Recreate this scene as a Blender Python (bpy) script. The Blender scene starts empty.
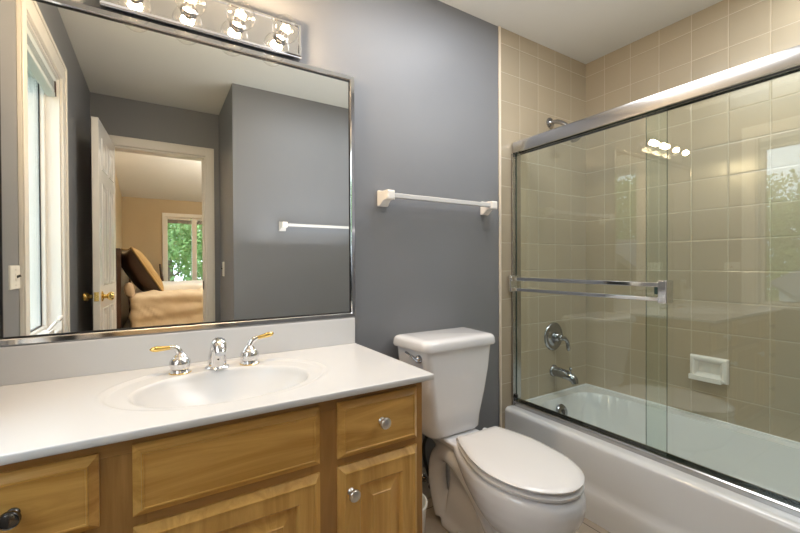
import bpy, bmesh, math, random
from mathutils import Vector, Matrix, noise

random.seed(7)
scene = bpy.context.scene
C = scene.collection
PI = math.pi

# ------------------------------------------------------------------ camera
CAM = Vector((0.0, -1.510, 1.110))
YAW, PITCH, ROLL = 0.555235, -0.0078064, -0.0046221
cd = bpy.data.cameras.new('camera')
cam = bpy.data.objects.new('camera', cd)
C.objects.link(cam)
fwd = Vector((math.sin(YAW) * math.cos(PITCH), math.cos(YAW) * math.cos(PITCH), math.sin(PITCH)))
rgt = Vector((math.cos(YAW), -math.sin(YAW), 0))
upv = rgt.cross(fwd)
r2 = rgt * math.cos(ROLL) + upv * math.sin(ROLL)
u2 = -rgt * math.sin(ROLL) + upv * math.cos(ROLL)
m = Matrix((r2, u2, -fwd)).transposed().to_4x4()
m.translation = CAM
cam.matrix_world = m
cd.sensor_width = 36.0
cd.lens = 393.09 / 800 * 36.0
cd.clip_start = 0.02
scene.camera = cam

# ------------------------------------------------------------------ sky, sun, exposure
w = bpy.data.worlds.new('world')
scene.world = w
w.use_nodes = True
bg = w.node_tree.nodes['Background']
bg.inputs['Color'].default_value = (0.80, 0.90, 1.0, 1)
SKY = 2.6
bg.inputs['Strength'].default_value = SKY

sl = bpy.data.lights.new('sun', 'SUN')
sl.energy = 2.0
sl.angle = 0.05
sl.color = (1.0, 0.95, 0.86)
so = bpy.data.objects.new('sun', sl)
so.rotation_euler = Vector((-0.55, -0.60, -0.75)).to_track_quat('-Z', 'Y').to_euler()
C.objects.link(so)


def portal(name, loc, direction, sx, sy):
    l = bpy.data.lights.new(name, 'AREA')
    l.shape = 'RECTANGLE'
    l.size, l.size_y = sx, sy
    l.cycles.is_portal = True
    o = bpy.data.objects.new(name, l)
    o.location = loc
    o.rotation_euler = Vector(direction).to_track_quat('-Z', 'Z').to_euler()
    C.objects.link(o)


portal('window_portal', (-0.52, -0.75, 1.45), (1, 0, 0), 0.72, 1.25)
portal('bedroom_window_portal', (0.80, -7.02, 1.30), (0, 1, 0), 1.45, 1.45)



def soft_light(name, loc, direction, sx, sy, watts, col=(1, 1, 1)):
    l = bpy.data.lights.new(name, 'AREA')
    l.shape = 'RECTANGLE'
    l.size, l.size_y = sx, sy
    l.energy = watts
    l.color = col
    o = bpy.data.objects.new(name, l)
    o.location = loc
    o.rotation_euler = Vector(direction).to_track_quat('-Z', 'Y').to_euler()
    C.objects.link(o)


# added soft fill lights without fixtures, brightening the bathroom and the bedroom
soft_light('upward_fill', (1.0, -0.95, 1.25), (0, 0, 1), 0.8, 0.8, 3.5, (0.97, 0.98, 1.0))
soft_light('ceiling_fill', (1.12, -0.60, 2.355), (0, 0, -1), 0.7, 0.6, 6.5, (0.97, 0.98, 1.0))
soft_light('tub_fill', (1.92, -1.27, 2.355), (0, 0, -1), 0.36, 0.26, 6.0, (0.93, 0.98, 1.0))
soft_light('bedroom_fill', (1.9, -3.7, 1.9), (0, 0, 1), 1.8, 1.6, 95.0, (1.0, 0.98, 0.94))

BULB_W = 3.8
vs = scene.view_settings
vs.view_transform = 'Standard'
vs.look = 'None'
vs.gamma = 1.0
vs.exposure = 0.9
vs.use_curve_mapping = False
try:
    scene.cycles.max_bounces = 16
    scene.cycles.diffuse_bounces = 10
    scene.cycles.glossy_bounces = 10
    scene.cycles.transparent_max_bounces = 24
    scene.cycles.sample_clamp_indirect = 6.0
    scene.cycles.caustics_reflective = True
    scene.cycles.caustics_refractive = False
except Exception:
    pass


# ------------------------------------------------------------------ materials
def new_mat(name):
    mt = bpy.data.materials.new(name)
    mt.use_nodes = True
    nt = mt.node_tree
    return mt, nt, nt.nodes['Principled BSDF']


def N(nt, typ, **kw):
    n = nt.nodes.new(typ)
    for k, v in kw.items():
        setattr(n, k, v)
    return n


def L(nt, a, b):
    nt.links.new(a, b)


def math_node(nt, op, a, b=None):
    n = N(nt, 'ShaderNodeMath', operation=op)
    for i, v in enumerate((a, b)):
        if v is None:
            continue
        if isinstance(v, (int, float)):
            n.inputs[i].default_value = v
        else:
            L(nt, v, n.inputs[i])
    return n.outputs[0]


def mat(name, col, rough=0.5, metal=0.0, var=0.0, scale=8.0, bump=0.0, bscale=40.0, coat=0.0, spec=None, stretch=None):
    mt, nt, b = new_mat(name)
    b.inputs['Base Color'].default_value = (*col, 1)
    b.inputs['Roughness'].default_value = rough
    b.inputs['Metallic'].default_value = metal
    if coat:
        b.inputs['Coat Weight'].default_value = coat
        b.inputs['Coat Roughness'].default_value = 0.05
    if spec is not None:
        b.inputs['Specular IOR Level'].default_value = spec
    tc = N(nt, 'ShaderNodeTexCoord')
    mp = N(nt, 'ShaderNodeMapping')
    L(nt, tc.outputs['Object'], mp.inputs['Vector'])
    if stretch:
        mp.inputs['Scale'].default_value = stretch
    nz = N(nt, 'ShaderNodeTexNoise')
    nz.inputs['Scale'].default_value = scale
    nz.inputs['Detail'].default_value = 3
    L(nt, mp.outputs['Vector'], nz.inputs['Vector'])
    if var:
        mx = N(nt, 'ShaderNodeMixRGB', blend_type='MIX')
        mx.inputs[1].default_value = (*[max(0, c * (1 - var)) for c in col], 1)
        mx.inputs[2].default_value = (*[min(1, c * (1 + var)) for c in col], 1)
        L(nt, nz.outputs['Fac'], mx.inputs[0])
        L(nt, mx.outputs[0], b.inputs['Base Color'])
    if bump:
        n2 = N(nt, 'ShaderNodeTexNoise')
        n2.inputs['Scale'].default_value = bscale
        L(nt, mp.outputs['Vector'], n2.inputs['Vector'])
        bp = N(nt, 'ShaderNodeBump')
        bp.inputs['Strength'].default_value = bump
        bp.inputs['Distance'].default_value = 0.01
        L(nt, n2.outputs['Fac'], bp.inputs['Height'])
        L(nt, bp.outputs['Normal'], b.inputs['Normal'])
    return mt


def wood(name, c1, c2, axis, rough=0.32, k=1.0):
    mt, nt, b = new_mat(name)
    tc = N(nt, 'ShaderNodeTexCoord')
    mp = N(nt, 'ShaderNodeMapping')
    s = [14.0 * k, 14.0 * k, 14.0 * k]
    s['xyz'.index(axis)] = 1.6 * k
    mp.inputs['Scale'].default_value = s
    L(nt, tc.outputs['Object'], mp.inputs['Vector'])
    n1 = N(nt, 'ShaderNodeTexNoise')
    n1.inputs['Scale'].default_value = 1.3
    n1.inputs['Detail'].default_value = 6
    n1.inputs['Roughness'].default_value = 0.62
    n1.inputs['Distortion'].default_value = 1.2
    L(nt, mp.outputs['Vector'], n1.inputs['Vector'])
    cr = N(nt, 'ShaderNodeValToRGB')
    cr.color_ramp.elements[0].position = 0.33
    cr.color_ramp.elements[0].color = (*c1, 1)
    cr.color_ramp.elements[1].position = 0.66
    cr.color_ramp.elements[1].color = (*c2, 1)
    L(nt, n1.outputs['Fac'], cr.inputs['Fac'])
    L(nt, cr.outputs['Color'], b.inputs['Base Color'])
    b.inputs['Roughness'].default_value = rough
    b.inputs['Coat Weight'].default_value = 0.35
    b.inputs['Coat Roughness'].default_value = 0.12
    return mt


def tile_mat(name, ax1, off1, ax2, off2, size1, size2, col, grout, gw=0.0016, rough=0.19, var=0.05, bump=0.5, uneven=0.25):
    """square glazed tiles laid out in world metres on two axes"""
    mt, nt, b = new_mat(name)
    tc = N(nt, 'ShaderNodeTexCoord')
    sp = N(nt, 'ShaderNodeSeparateXYZ')
    L(nt, tc.outputs['Object'], sp.inputs['Vector'])
    ds, cells = [], []
    for ax, off, sz in ((ax1, off1, size1), (ax2, off2, size2)):
        v = math_node(nt, 'DIVIDE', math_node(nt, 'SUBTRACT', sp.outputs[ax], off), sz)
        fr = math_node(nt, 'FRACT', v)
        cells.append(math_node(nt, 'FLOOR', v))
        d = math_node(nt, 'MULTIPLY', math_node(nt, 'MINIMUM', fr, math_node(nt, 'SUBTRACT', 1.0, fr)), sz)
        ds.append(d)
    dmin = math_node(nt, 'MINIMUM', ds[0], ds[1])
    mr = N(nt, 'ShaderNodeMapRange', interpolation_type='SMOOTHSTEP')
    mr.inputs['From Min'].default_value = gw * 0.6
    mr.inputs['From Max'].default_value = gw * 1.5
    L(nt, dmin, mr.inputs['Value'])
    face = mr.outputs['Result']
    cb = N(nt, 'ShaderNodeCombineXYZ')
    L(nt, cells[0], cb.inputs[0]); L(nt, cells[1], cb.inputs[1])
    wn = N(nt, 'ShaderNodeTexWhiteNoise')
    L(nt, cb.outputs[0], wn.inputs['Vector'])
    nz = N(nt, 'ShaderNodeTexNoise')
    nz.inputs['Scale'].default_value = 9
    nz.inputs['Detail'].default_value = 4
    L(nt, tc.outputs['Object'], nz.inputs['Vector'])
    f = math_node(nt, 'ADD', math_node(nt, 'MULTIPLY', wn.outputs['Value'], 0.5), math_node(nt, 'MULTIPLY', nz.outputs['Fac'], 0.5))
    m1 = N(nt, 'ShaderNodeMixRGB')
    m1.inputs[1].default_value = (*[c * (1 - var) for c in col], 1)
    m1.inputs[2].default_value = (*[c * (1 + var) for c in col], 1)
    L(nt, f, m1.inputs[0])
    m2 = N(nt, 'ShaderNodeMixRGB')
    m2.inputs[1].default_value = (*grout, 1)
    L(nt, m1.outputs[0], m2.inputs[2])
    L(nt, face, m2.inputs[0])
    L(nt, m2.outputs[0], b.inputs['Base Color'])
    rr = N(nt, 'ShaderNodeMapRange')
    rr.inputs['To Min'].default_value = 0.7
    rr.inputs['To Max'].default_value = rough
    L(nt, face, rr.inputs['Value'])
    L(nt, rr.outputs['Result'], b.inputs['Roughness'])
    mr2 = N(nt, 'ShaderNodeMapRange', interpolation_type='SMOOTHSTEP')
    mr2.inputs['From Max'].default_value = gw * 4
    L(nt, dmin, mr2.inputs['Value'])
    n3 = N(nt, 'ShaderNodeTexNoise')
    n3.inputs['Scale'].default_value = 5
    L(nt, tc.outputs['Object'], n3.inputs['Vector'])
    h = math_node(nt, 'ADD', mr2.outputs['Result'], math_node(nt, 'MULTIPLY', n3.outputs['Fac'], uneven))
    bp = N(nt, 'ShaderNodeBump')
    bp.inputs['Strength'].default_value = bump
    bp.inputs['Distance'].default_value = 0.002
    L(nt, h, bp.inputs['Height'])
    L(nt, bp.outputs['Normal'], b.inputs['Normal'])
    return mt


def clear_glass(name, tint=(1, 1, 1), ior=1.5, rough=0.0):
    """thin pane: clear body with a Fresnel reflection on each face"""
    mt = bpy.data.materials.new(name)
    mt.use_nodes = True
    nt = mt.node_tree
    nt.nodes.remove(nt.nodes['Principled BSDF'])
    out = nt.nodes['Material Output']
    tr = N(nt, 'ShaderNodeBsdfTransparent')
    tr.inputs['Color'].default_value = (*tint, 1)
    gl = N(nt, 'ShaderNodeBsdfGlossy')
    gl.inputs['Roughness'].default_value = rough
    # both faces of the pane reflect as seen from the air side
    geo = N(nt, 'ShaderNodeNewGeometry')
    dt = N(nt, 'ShaderNodeVectorMath', operation='DOT_PRODUCT')
    L(nt, geo.outputs['Incoming'], dt.inputs[0]); L(nt, geo.outputs['Normal'], dt.inputs[1])
    c = math_node(nt, 'ABSOLUTE', dt.outputs['Value'])
    r0 = ((ior - 1) / (ior + 1)) ** 2
    p5 = math_node(nt, 'POWER', math_node(nt, 'SUBTRACT', 1.0, c), 5.0)
    fz = math_node(nt, 'ADD', r0, math_node(nt, 'MULTIPLY', p5, 1 - r0))
    mx = N(nt, 'ShaderNodeMixShader')
    L(nt, fz, mx.inputs[0]); L(nt, tr.outputs[0], mx.inputs[1]); L(nt, gl.outputs[0], mx.inputs[2])
    L(nt, mx.outputs[0], out.inputs['Surface'])
    return mt


def emit(name, col, strength):
    mt = bpy.data.materials.new(name)
    mt.use_nodes = True
    nt = mt.node_tree
    nt.nodes.remove(nt.nodes['Principled BSDF'])
    e = N(nt, 'ShaderNodeEmission')
    e.inputs['Color'].default_value = (*col, 1)
    e.inputs['Strength'].default_value = strength
    L(nt, e.outputs[0], nt.nodes['Material Output'].inputs['Surface'])
    return mt


T = 0.1524
GREY = mat('grey_paint', (0.20, 0.207, 0.224), 0.42, var=0.02, scale=3, bump=0.03, bscale=260)
CEIL = mat('ceiling_paint', (0.66, 0.66, 0.63), 0.8, var=0.01, bump=0.04, bscale=180)
TRIMW = mat('white_trim_paint', (0.78, 0.75, 0.70), 0.35, var=0.02)
DOORW = mat('white_door_paint', (0.80, 0.78, 0.75), 0.22, var=0.02)
TILE_C, GROUT_C = (0.435, 0.368, 0.268), (0.53, 0.46, 0.35)
TILE_BACK = tile_mat('tan_tile_end_wall', 0, 2.33, 2, 2.286, T, T, TILE_C, GROUT_C)
TILE_SIDE = tile_mat('tan_tile_long_wall', 1, -0.128, 2, 2.286, T, T, TILE_C, GROUT_C)
TILE_EDGE = mat('tile_edge_glaze', (0.74, 0.66, 0.54), 0.3, var=0.03)
FLOOR_T = tile_mat('beige_floor_tile', 0, 1.13, 1, -0.07, 0.205, 0.205, (0.42, 0.35, 0.27), (0.10, 0.085, 0.07), gw=0.002, rough=0.3, var=0.12)
BASE_T = tile_mat('grey_base_tile', 0, 1.13, 2, 0.0, 0.1, 0.15, (0.50, 0.49, 0.47), (0.25, 0.24, 0.22), gw=0.0012, rough=0.2, var=0.06)
MARBLE = mat('white_cultured_marble', (0.68, 0.68, 0.685), 0.25, var=0.012, scale=5)
PORC = mat('white_porcelain', (0.80, 0.80, 0.82), 0.08, var=0.01, coat=0.4)
SEATW = mat('white_seat_plastic', (0.80, 0.79, 0.79), 0.18, var=0.01)
TUBW = mat('white_tub_enamel', (0.76, 0.77, 0.78), 0.12, var=0.01, coat=0.3)
CERAM = mat('white_ceramic', (0.80, 0.77, 0.73), 0.15, var=0.02)
ACRYL = mat('milky_acrylic', (0.58, 0.57, 0.56), 0.12, var=0.03)
CHROME = mat('chrome', (0.74, 0.74, 0.75), 0.07, 1.0, var=0.01)
CHROMED = mat('dark_chrome', (0.40, 0.40, 0.42), 0.12, 1.0, var=0.02)
ALU = mat('polished_aluminium', (0.46, 0.45, 0.44), 0.2, 1.0, var=0.03, scale=30, stretch=(1, 0.05, 1))
NICKEL = mat('satin_nickel', (0.72, 0.70, 0.67), 0.28, 1.0, var=0.02)
PEWTER = mat('dark_pewter', (0.16, 0.155, 0.15), 0.22, 1.0, var=0.05)
BRASS = mat('polished_brass', (0.86, 0.62, 0.22), 0.12, 1.0, var=0.03)
BLACK = mat('black_rubber', (0.012, 0.012, 0.013), 0.45, var=0.1)
SILVER = mat('mirror_silver', (0.90, 0.92, 0.90), 0.0, 1.0)
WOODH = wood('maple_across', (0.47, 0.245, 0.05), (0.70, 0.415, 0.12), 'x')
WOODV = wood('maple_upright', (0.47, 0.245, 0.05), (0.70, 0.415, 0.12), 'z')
FRAMEH = wood('shaded_maple_across', (0.29, 0.145, 0.034), (0.44, 0.24, 0.07), 'x')  # frame maple darkened so its colour carries the shade around the fronts
FRAMEV = wood('shaded_maple_upright', (0.29, 0.145, 0.034), (0.44, 0.24, 0.07), 'z')
SHGLASS = clear_glass('shower_glass', (0.955, 0.99, 0.972), 1.70)
GLEDGE = mat('glass_cut_edge', (0.035, 0.065, 0.055), 0.15, var=0.1)
WGLASS = clear_glass('window_glass', (0.97, 0.985, 0.98), 1.5)
BULBG = clear_glass('clear_bulb_glass', (0.99, 0.985, 0.97), 1.45)
FILA = emit('glowing_filament', (1.0, 0.70, 0.34), 60.0)
BINW = mat('white_bin_plastic', (0.78, 0.76, 0.68), 0.3, var=0.02)
TANW = mat('tan_bedroom_paint', (0.50, 0.395, 0.25), 0.6, var=0.02)
BEDCEIL = mat('bedroom_ceiling_paint', (0.72, 0.69, 0.63), 0.8, var=0.01)
CARPET = mat('bedroom_carpet', (0.42, 0.34, 0.25), 0.95, var=0.15, scale=90, bump=0.3, bscale=300)
SHEET = mat('tan_bed_cover', (0.70, 0.58, 0.43), 0.8, var=0.05, scale=20, bump=0.1, bscale=30)
WHITES = mat('white_bed_sheet', (0.80, 0.79, 0.78), 0.8, var=0.03)
DKWOOD = wood('dark_bed_wood', (0.028, 0.010, 0.007), (0.06, 0.022, 0.014), 'z', 0.3)
BROWNF = mat('brown_satin_fabric', (0.045, 0.026, 0.018), 0.38, var=0.15, scale=30, bump=0.15, bscale=25)
GOLDF = mat('gold_braid_fabric', (0.42, 0.27, 0.10), 0.6, var=0.3, scale=120)
PILLTAN = mat('tan_satin_fabric', (0.55, 0.42, 0.30), 0.4, var=0.08)
PLATE = mat('ivory_switch_plastic', (0.80, 0.78, 0.72), 0.3, var=0.01)
BLINDM = mat('pale_blind_slats', (0.66, 0.72, 0.72), 0.45, var=0.03)
LEAF = mat('green_leaves', (0.075, 0.14, 0.04), 0.6, var=0.55, scale=1.6)
LEAF2 = mat('bright_green_leaves', (0.20, 0.34, 0.11), 0.6, var=0.5, scale=1.3)
BARK = mat('tree_bark', (0.14, 0.10, 0.075), 0.9, var=0.3, scale=12)
GRASS = mat('lawn_grass', (0.10, 0.14, 0.06), 0.9, var=0.3, scale=3)
SHINGLE = tile_mat('grey_roof_shingles', 0, 0, 1, 0, 0.35, 0.16, (0.10, 0.10, 0.105), (0.05, 0.05, 0.055), gw=0.012, rough=0.9, var=0.22, bump=0.3)
SIDING = mat('pale_siding', (0.36, 0.38, 0.40), 0.7, var=0.03)


# ------------------------------------------------------------------ mesh helpers
WL = {}


class MB:
    def __init__(s):
        s.bm = bmesh.new()

    def box(s, x0, x1, y0, y1, z0, z1, mi=0):
        v = [s.bm.verts.new(p) for p in ((x0, y0, z0), (x1, y0, z0), (x1, y1, z0), (x0, y1, z0),
                                         (x0, y0, z1), (x1, y0, z1), (x1, y1, z1), (x0, y1, z1))]
        fs = []
        for q in ((0, 3, 2, 1), (4, 5, 6, 7), (0, 1, 5, 4), (1, 2, 6, 5), (2, 3, 7, 6), (3, 0, 4, 7)):
            f = s.bm.faces.new([v[i] for i in q]); f.material_index = mi; fs.append(f)
        return fs

    def quad(s, *pts, mi=0):
        f = s.bm.faces.new([s.bm.verts.new(p) for p in pts]); f.material_index = mi
        return f

    def loft(s, rings, cap0=True, cap1=True, mi=0, closed=True):
        R = [[s.bm.verts.new(p) for p in r] for r in rings]
        n = len(R[0])
        for a, b in zip(R, R[1:]):
            for i in range(n if closed else n - 1):
                j = (i + 1) % n
                f = s.bm.faces.new((a[i], a[j], b[j], b[i])); f.material_index = mi
        if cap0:
            s.bm.faces.new(list(reversed(R[0]))).material_index = mi
        if cap1:
            s.bm.faces.new(R[-1]).material_index = mi
        return R

    def lathe(s, prof, origin, axis=(0, 0, 1), seg=32, mi=0, cap0=True, cap1=True):
        """prof: (radius, height along axis)"""
        o = Vector(origin); a = Vector(axis).normalized()
        t = Vector((1, 0, 0)) if abs(a.x) < 0.9 else Vector((0, 1, 0))
        e1 = a.cross(t).normalized(); e2 = a.cross(e1)
        rings = []
        for r, h in prof:
            rings.append([o + a * h + (e1 * math.cos(2 * PI * k / seg) + e2 * math.sin(2 * PI * k / seg)) * max(r, 1e-5) for k in range(seg)])
        s.loft(rings, cap0, cap1, mi)

    def tube(s, pts, rad, seg=14, mi=0, flat=None):
        pts = [Vector(p) for p in pts]
        if not hasattr(rad, '__len__'):
            rad = [rad] * len(pts)
        prev = None
        rings = []
        for i, p in enumerate(pts):
            d = (pts[min(i + 1, len(pts) - 1)] - pts[max(i - 1, 0)]).normalized()
            if prev is None:
                ref = Vector((0, 0, 1)) if abs(d.z) < 0.9 else Vector((0, 1, 0))
                e1 = d.cross(ref).normalized()
            else:
                e1 = (prev - d * prev.dot(d)).normalized()
            prev = e1
            e2 = d.cross(e1)
            rr = rad[i]
            ra, rb = rr if hasattr(rr, '__len__') else (rr, rr)
            rings.append([p + e1 * ra * math.cos(2 * PI * k / seg) + e2 * rb * math.sin(2 * PI * k / seg) for k in range(seg)])
        s.loft(rings, True, True, mi)

    def sphere(s, c, r, u=24, v=16, mi=0, sc=(1, 1, 1)):
        rings = []
        for j in range(v + 1):
            ph = PI * j / v
            rr = max(math.sin(ph), 1e-4)
            rings.append([Vector(c) + Vector((r * sc[0] * rr * math.cos(2 * PI * k / u), r * sc[1] * rr * math.sin(2 * PI * k / u), -r * sc[2] * math.cos(ph))) for k in range(u)])
        s.loft(rings, True, True, mi)

    def rect_steps(s, x0, x1, z0, z1, y, steps, mi=0):
        """a moulded panel front facing -y: steps of (inset, height)"""
        rings = []
        for ins, h in steps:
            rings.append([(x0 + ins, y - h, z0 + ins), (x1 - ins, y - h, z0 + ins), (x1 - ins, y - h, z1 - ins), (x0 + ins, y - h, z1 - ins)])
        s.loft(rings, True, True, mi)


def link(name, me, parent, loc=(0, 0, 0)):
    o = bpy.data.objects.new(name, me)
    C.objects.link(o)
    if parent is not None:
        o.parent = parent
    o.location = loc
    return o


def obj(name, mb, mats, parent=None, smooth=True, angle=35, bevel=0.0, bseg=2, base=None, keep=False):
    """one mesh object; geometry is written in room metres and moved under its parent"""
    bm = mb.bm
    bmesh.ops.recalc_face_normals(bm, faces=bm.faces)
    me = bpy.data.meshes.new(name)
    org = WL[parent.name] if parent is not None else (Vector(base) if base is not None else Vector((0, 0, 0)))
    bmesh.ops.translate(bm, verts=bm.verts, vec=-org)
    bm.to_mesh(me); bm.free()
    for mm in (mats if isinstance(mats, (list, tuple)) else [mats]):
        me.materials.append(mm)
    if smooth:
        for p in me.polygons:
            p.use_smooth = True
        me.set_sharp_from_angle(angle=math.radians(angle))
    o = link(name, me, parent, org if parent is None else (0, 0, 0))
    WL[o.name] = org
    if bevel:
        md = o.modifiers.new('bevel', 'BEVEL')
        md.width = bevel; md.segments = bseg; md.limit_method = 'ANGLE'; md.angle_limit = math.radians(40)
        md.harden_normals = True
    return o


def tag(o, label=None, cat=None, group=None, kind=None):
    if label: o['label'] = label
    if cat: o['category'] = cat
    if group: o['group'] = group
    if kind: o['kind'] = kind
    return o


def thing(name, label, cat, loc=(0, 0, 0), group=None):
    o = bpy.data.objects.new(name, None)
    C.objects.link(o)
    o.location = loc
    o.empty_display_size = 0.05
    WL[o.name] = Vector(loc)
    return tag(o, label, cat, group)


def struct(name, mb, mats, label=None, parent=None, **kw):
    o = obj(name, mb, mats, parent, **kw)
    if parent is None:
        tag(o, label, None, None, 'structure')
        o['category'] = name.split('_')[0]
    return o


def arc(c, r, a0, a1, n, plane='xz', k=1.0):
    out = []
    for i in range(n + 1):
        a = math.radians(a0 + (a1 - a0) * i / n)
        u, v = r * math.cos(a), r * math.sin(a) * k
        x, y, z = c
        out.append((x + u, y, z + v) if plane == 'xz' else (x, y + u, z + v) if plane == 'yz' else (x + u, y + v, z))
    return out


def bez(p0, p1, p2, p3, n=12):
    p0, p1, p2, p3 = map(Vector, (p0, p1, p2, p3))
    return [p0 * (1 - t) ** 3 + p1 * 3 * t * (1 - t) ** 2 + p2 * 3 * t * t * (1 - t) + p3 * t ** 3 for t in [i / n for i in range(n + 1)]]


# ------------------------------------------------------------------ the room shell
XL, XR, YF, YB = -0.40, 2.33, -2.14, -1.45      # left wall, right wall, door wall, boxed-out wall
XB, ZC = 0.46, 2.37
XT = 1.570                                       # where the tile begins
WY0, WY1, WZ0, WZ1 = -1.06, -0.418, 0.770, 2.035   # window opening in the left wall

mb = MB(); mb.box(XL - 0.2, XR + 0.2, YF - 0.06, 0.15, -0.08, 0.0)
struct('floor', mb, FLOOR_T, 'beige tiled bathroom floor', smooth=False)
mb = MB(); mb.box(XL - 0.2, XR + 0.2, YF - 0.06, 0.15, ZC, ZC + 0.08)
struct('ceiling', mb, CEIL, 'off-white bathroom ceiling', smooth=False)
mb = MB(); mb.box(XL - 0.15, XT, 0.0, 0.15, 0.0, ZC)
struct('wall_back', mb, GREY, 'grey painted wall behind mirror and toilet', smooth=False)
mb = MB()
mb.box(XT, XR + 0.15, -0.004, 0.15, 0.0, ZC)
wt = struct('wall_tiled_end', mb, TILE_BACK, 'tan tiled wall with shower head and tub tap', smooth=False)
mb = MB(); mb.box(XT - 0.013, XT, -0.012, 0.0, 0.0, ZC)
obj('trim_bullnose', mb, TILE_EDGE, wt, bevel=0.004)
mb = MB(); mb.box(XR, XR + 0.15, YB, -0.004, 0.0, ZC)
struct('wall_right', mb, TILE_SIDE, 'long tan tiled wall along the bathtub', smooth=False)
mb = MB(); mb.box(XB, XR + 0.15, YF - 0.12, YB, 0.0, ZC)
wb = struct('wall_front', mb, GREY, 'grey boxed-out wall with second towel bar, seen in mirror', smooth=False)
mb = MB(); mb.box(XT, XR, YB, YB + 0.005, 0.0, ZC)
obj('tiled_panel', mb, TILE_BACK, wb, smooth=False)
DX0, DX1, DZ = -0.29, 0.360, 2.005
mb = MB()
mb.box(XL, DX0, YF - 0.12, YF, 0.0, ZC)
mb.box(DX1, XB, YF - 0.12, YF, 0.0, ZC)
mb.box(DX0, DX1, YF - 0.12, YF, DZ, ZC)
struct('wall_door', mb, GREY, 'dark grey wall above and beside bedroom doorway, seen in mirror', smooth=False)
mb = MB()
WT = 0.14
mb.box(XL - WT, XL, WY1, 0.0, 0.0, ZC)
mb.box(XL - WT, XL, YF - 0.12, WY0, 0.0, ZC)
mb.box(XL - WT, XL, WY0, WY1, 0.0, WZ0)
mb.box(XL - WT, XL, WY0, WY1, WZ1, ZC)
struct('wall_left', mb, GREY, 'grey painted wall around the bathroom window', smooth=False)
mb = MB(); mb.box(0.72, XT - 0.013, -0.008, 0.0, 0.0, 0.15)
struct('baseboard_back', mb, BASE_T, 'grey tile base along wall behind toilet', smooth=False)

# door casing to the bedroom
mb = MB()
for x0, x1, z0, z1 in ((DX0 - 0.07, DX0, 0, DZ + 0.07), (DX1 - 0.006, DX1 + 0.058, 0, DZ + 0.07), (DX0, DX1, DZ, DZ + 0.07)):
    mb.box(x0, x1, YF, YF + 0.018, z0, z1)
    mb.box(x0 + 0.012, x1 - 0.012, YF + 0.018, YF + 0.024, z0, z1 - 0.012)
mb.box(DX0, DX0 + 0.015, YF - 0.12, YF, 0, DZ)
mb.box(DX1 - 0.015, DX1, YF - 0.12, YF, 0, DZ)
mb.box(DX0 + 0.015, DX1 - 0.015, YF - 0.12, YF, DZ - 0.015, DZ)
mb.box(DX1 - 0.027, DX1 - 0.015, YF - 0.075, YF - 0.035, 0, DZ - 0.015)
dc = struct('trim_1', mb, TRIMW, 'white casing around the bedroom doorway', bevel=0.003)
mb = MB(); mb.box(DX1 - 0.029, DX1 - 0.024, YF - 0.034, YF - 0.004, 0.90, 0.97)
obj('strike_plate', mb, BLACK, dc)

# the open six-panel door
hinge = Vector((DX0 + 0.036, YF + 0.03, 0))
dw = 0.63
d = MB()
d.box(0, dw, 0, 0.035, 0.01, DZ - 0.006)
door = struct('door_1', d, DOORW, 'white six-panel door standing open against the left wall', bevel=0.002, base=(0, 0, 0))
pn = MB()
for zz0, zz1 in ((1.70, 1.90), (0.98, 1.62), (0.18, 0.84)):
    for xa, xb in ((0.09, 0.285), (0.345, 0.54)):
        for side in (0, 1):
            steps = ((0, 0.0002), (0.004, 0.005), (0.016, 0.003), (0.020, 0.0012), (0.036, 0.0012), (0.05, 0.006))
            if side == 0:
                pn.rect_steps(xa, xb, zz0, zz1, 0.0, steps)
            else:
                pn.rect_steps(xa, xb, zz0, zz1, -0.035, steps)
                for v in list(pn.bm.verts)[-4 * len(steps):]:
                    v.co.y = -v.co.y
obj('door_panel', pn, DOORW, door, angle=20)
for sgn in (-1, 1):
    k = MB()
    y0 = 0.0 if sgn < 0 else 0.035
    k.lathe([(0.032, 0), (0.032, 0.004), (0.014, 0.010), (0.011, 0.024), (0.020, 0.030), (0.027, 0.040), (0.028, 0.050), (0.020, 0.060), (0.004, 0.063)],
            (dw - 0.062, y0, 0.915), (0, sgn, 0), 28)
    tag(obj('door_knob', k, BRASS, door), 'round polished brass door knob')
k = MB(); k.box(dw - 0.001, dw + 0.002, 0.006, 0.029, 0.89, 0.945)
k.lathe([(0.008, 0), (0.007, 0.008)], (dw + 0.001, 0.0175, 0.9175), (1, 0, 0), 16)
tag(obj('latch_plate', k, BRASS, door), 'brass latch plate')
door.location = hinge
door.rotation_euler = (0, 0, math.radians(93.2))

# ------------------------------------------------------------------ bathroom window
win = MB()
CWN, CWF = 0.078, 0.085
for y0, y1, z0, z1 in ((WY0 - CWF, WY0, WZ0 - 0.02, WZ1 + 0.085), (WY1, WY1 + CWN, WZ0 - 0.02, WZ1 + 0.085), (WY0, WY1, WZ1, WZ1 + 0.085)):
    win.box(XL, XL + 0.012, y0, y1, z0, z1)
win.box(XL + 0.012, XL + 0.018, WY1 + CWN - 0.018, WY1 + CWN, WZ0 - 0.02, WZ1 + 0.085)
win.box(XL + 0.012, XL + 0.018, WY0 - CWF, WY0 - CWF + 0.018, WZ0 - 0.02, WZ1 + 0.085)
win.box(XL + 0.012, XL + 0.018, WY0 - CWF + 0.018, WY1 + CWN - 0.018, WZ1 + 0.067, WZ1 + 0.085)
w1 = struct('window_1', win, TRIMW, 'white cased casement window in left wall, seen in mirror', bevel=0.002)
j = MB()
j.box(XL - 0.139, XL, WY0, WY0 + 0.012, WZ0, WZ1)
j.box(XL - 0.139, XL, WY1 - 0.012, WY1, WZ0, WZ1)
j.box(XL - 0.139, XL, WY0 + 0.012, WY1 - 0.012, WZ1 - 0.012, WZ1)
obj('window_jamb', j, DOORW, w1, bevel=0.001)
j = MB()
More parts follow.
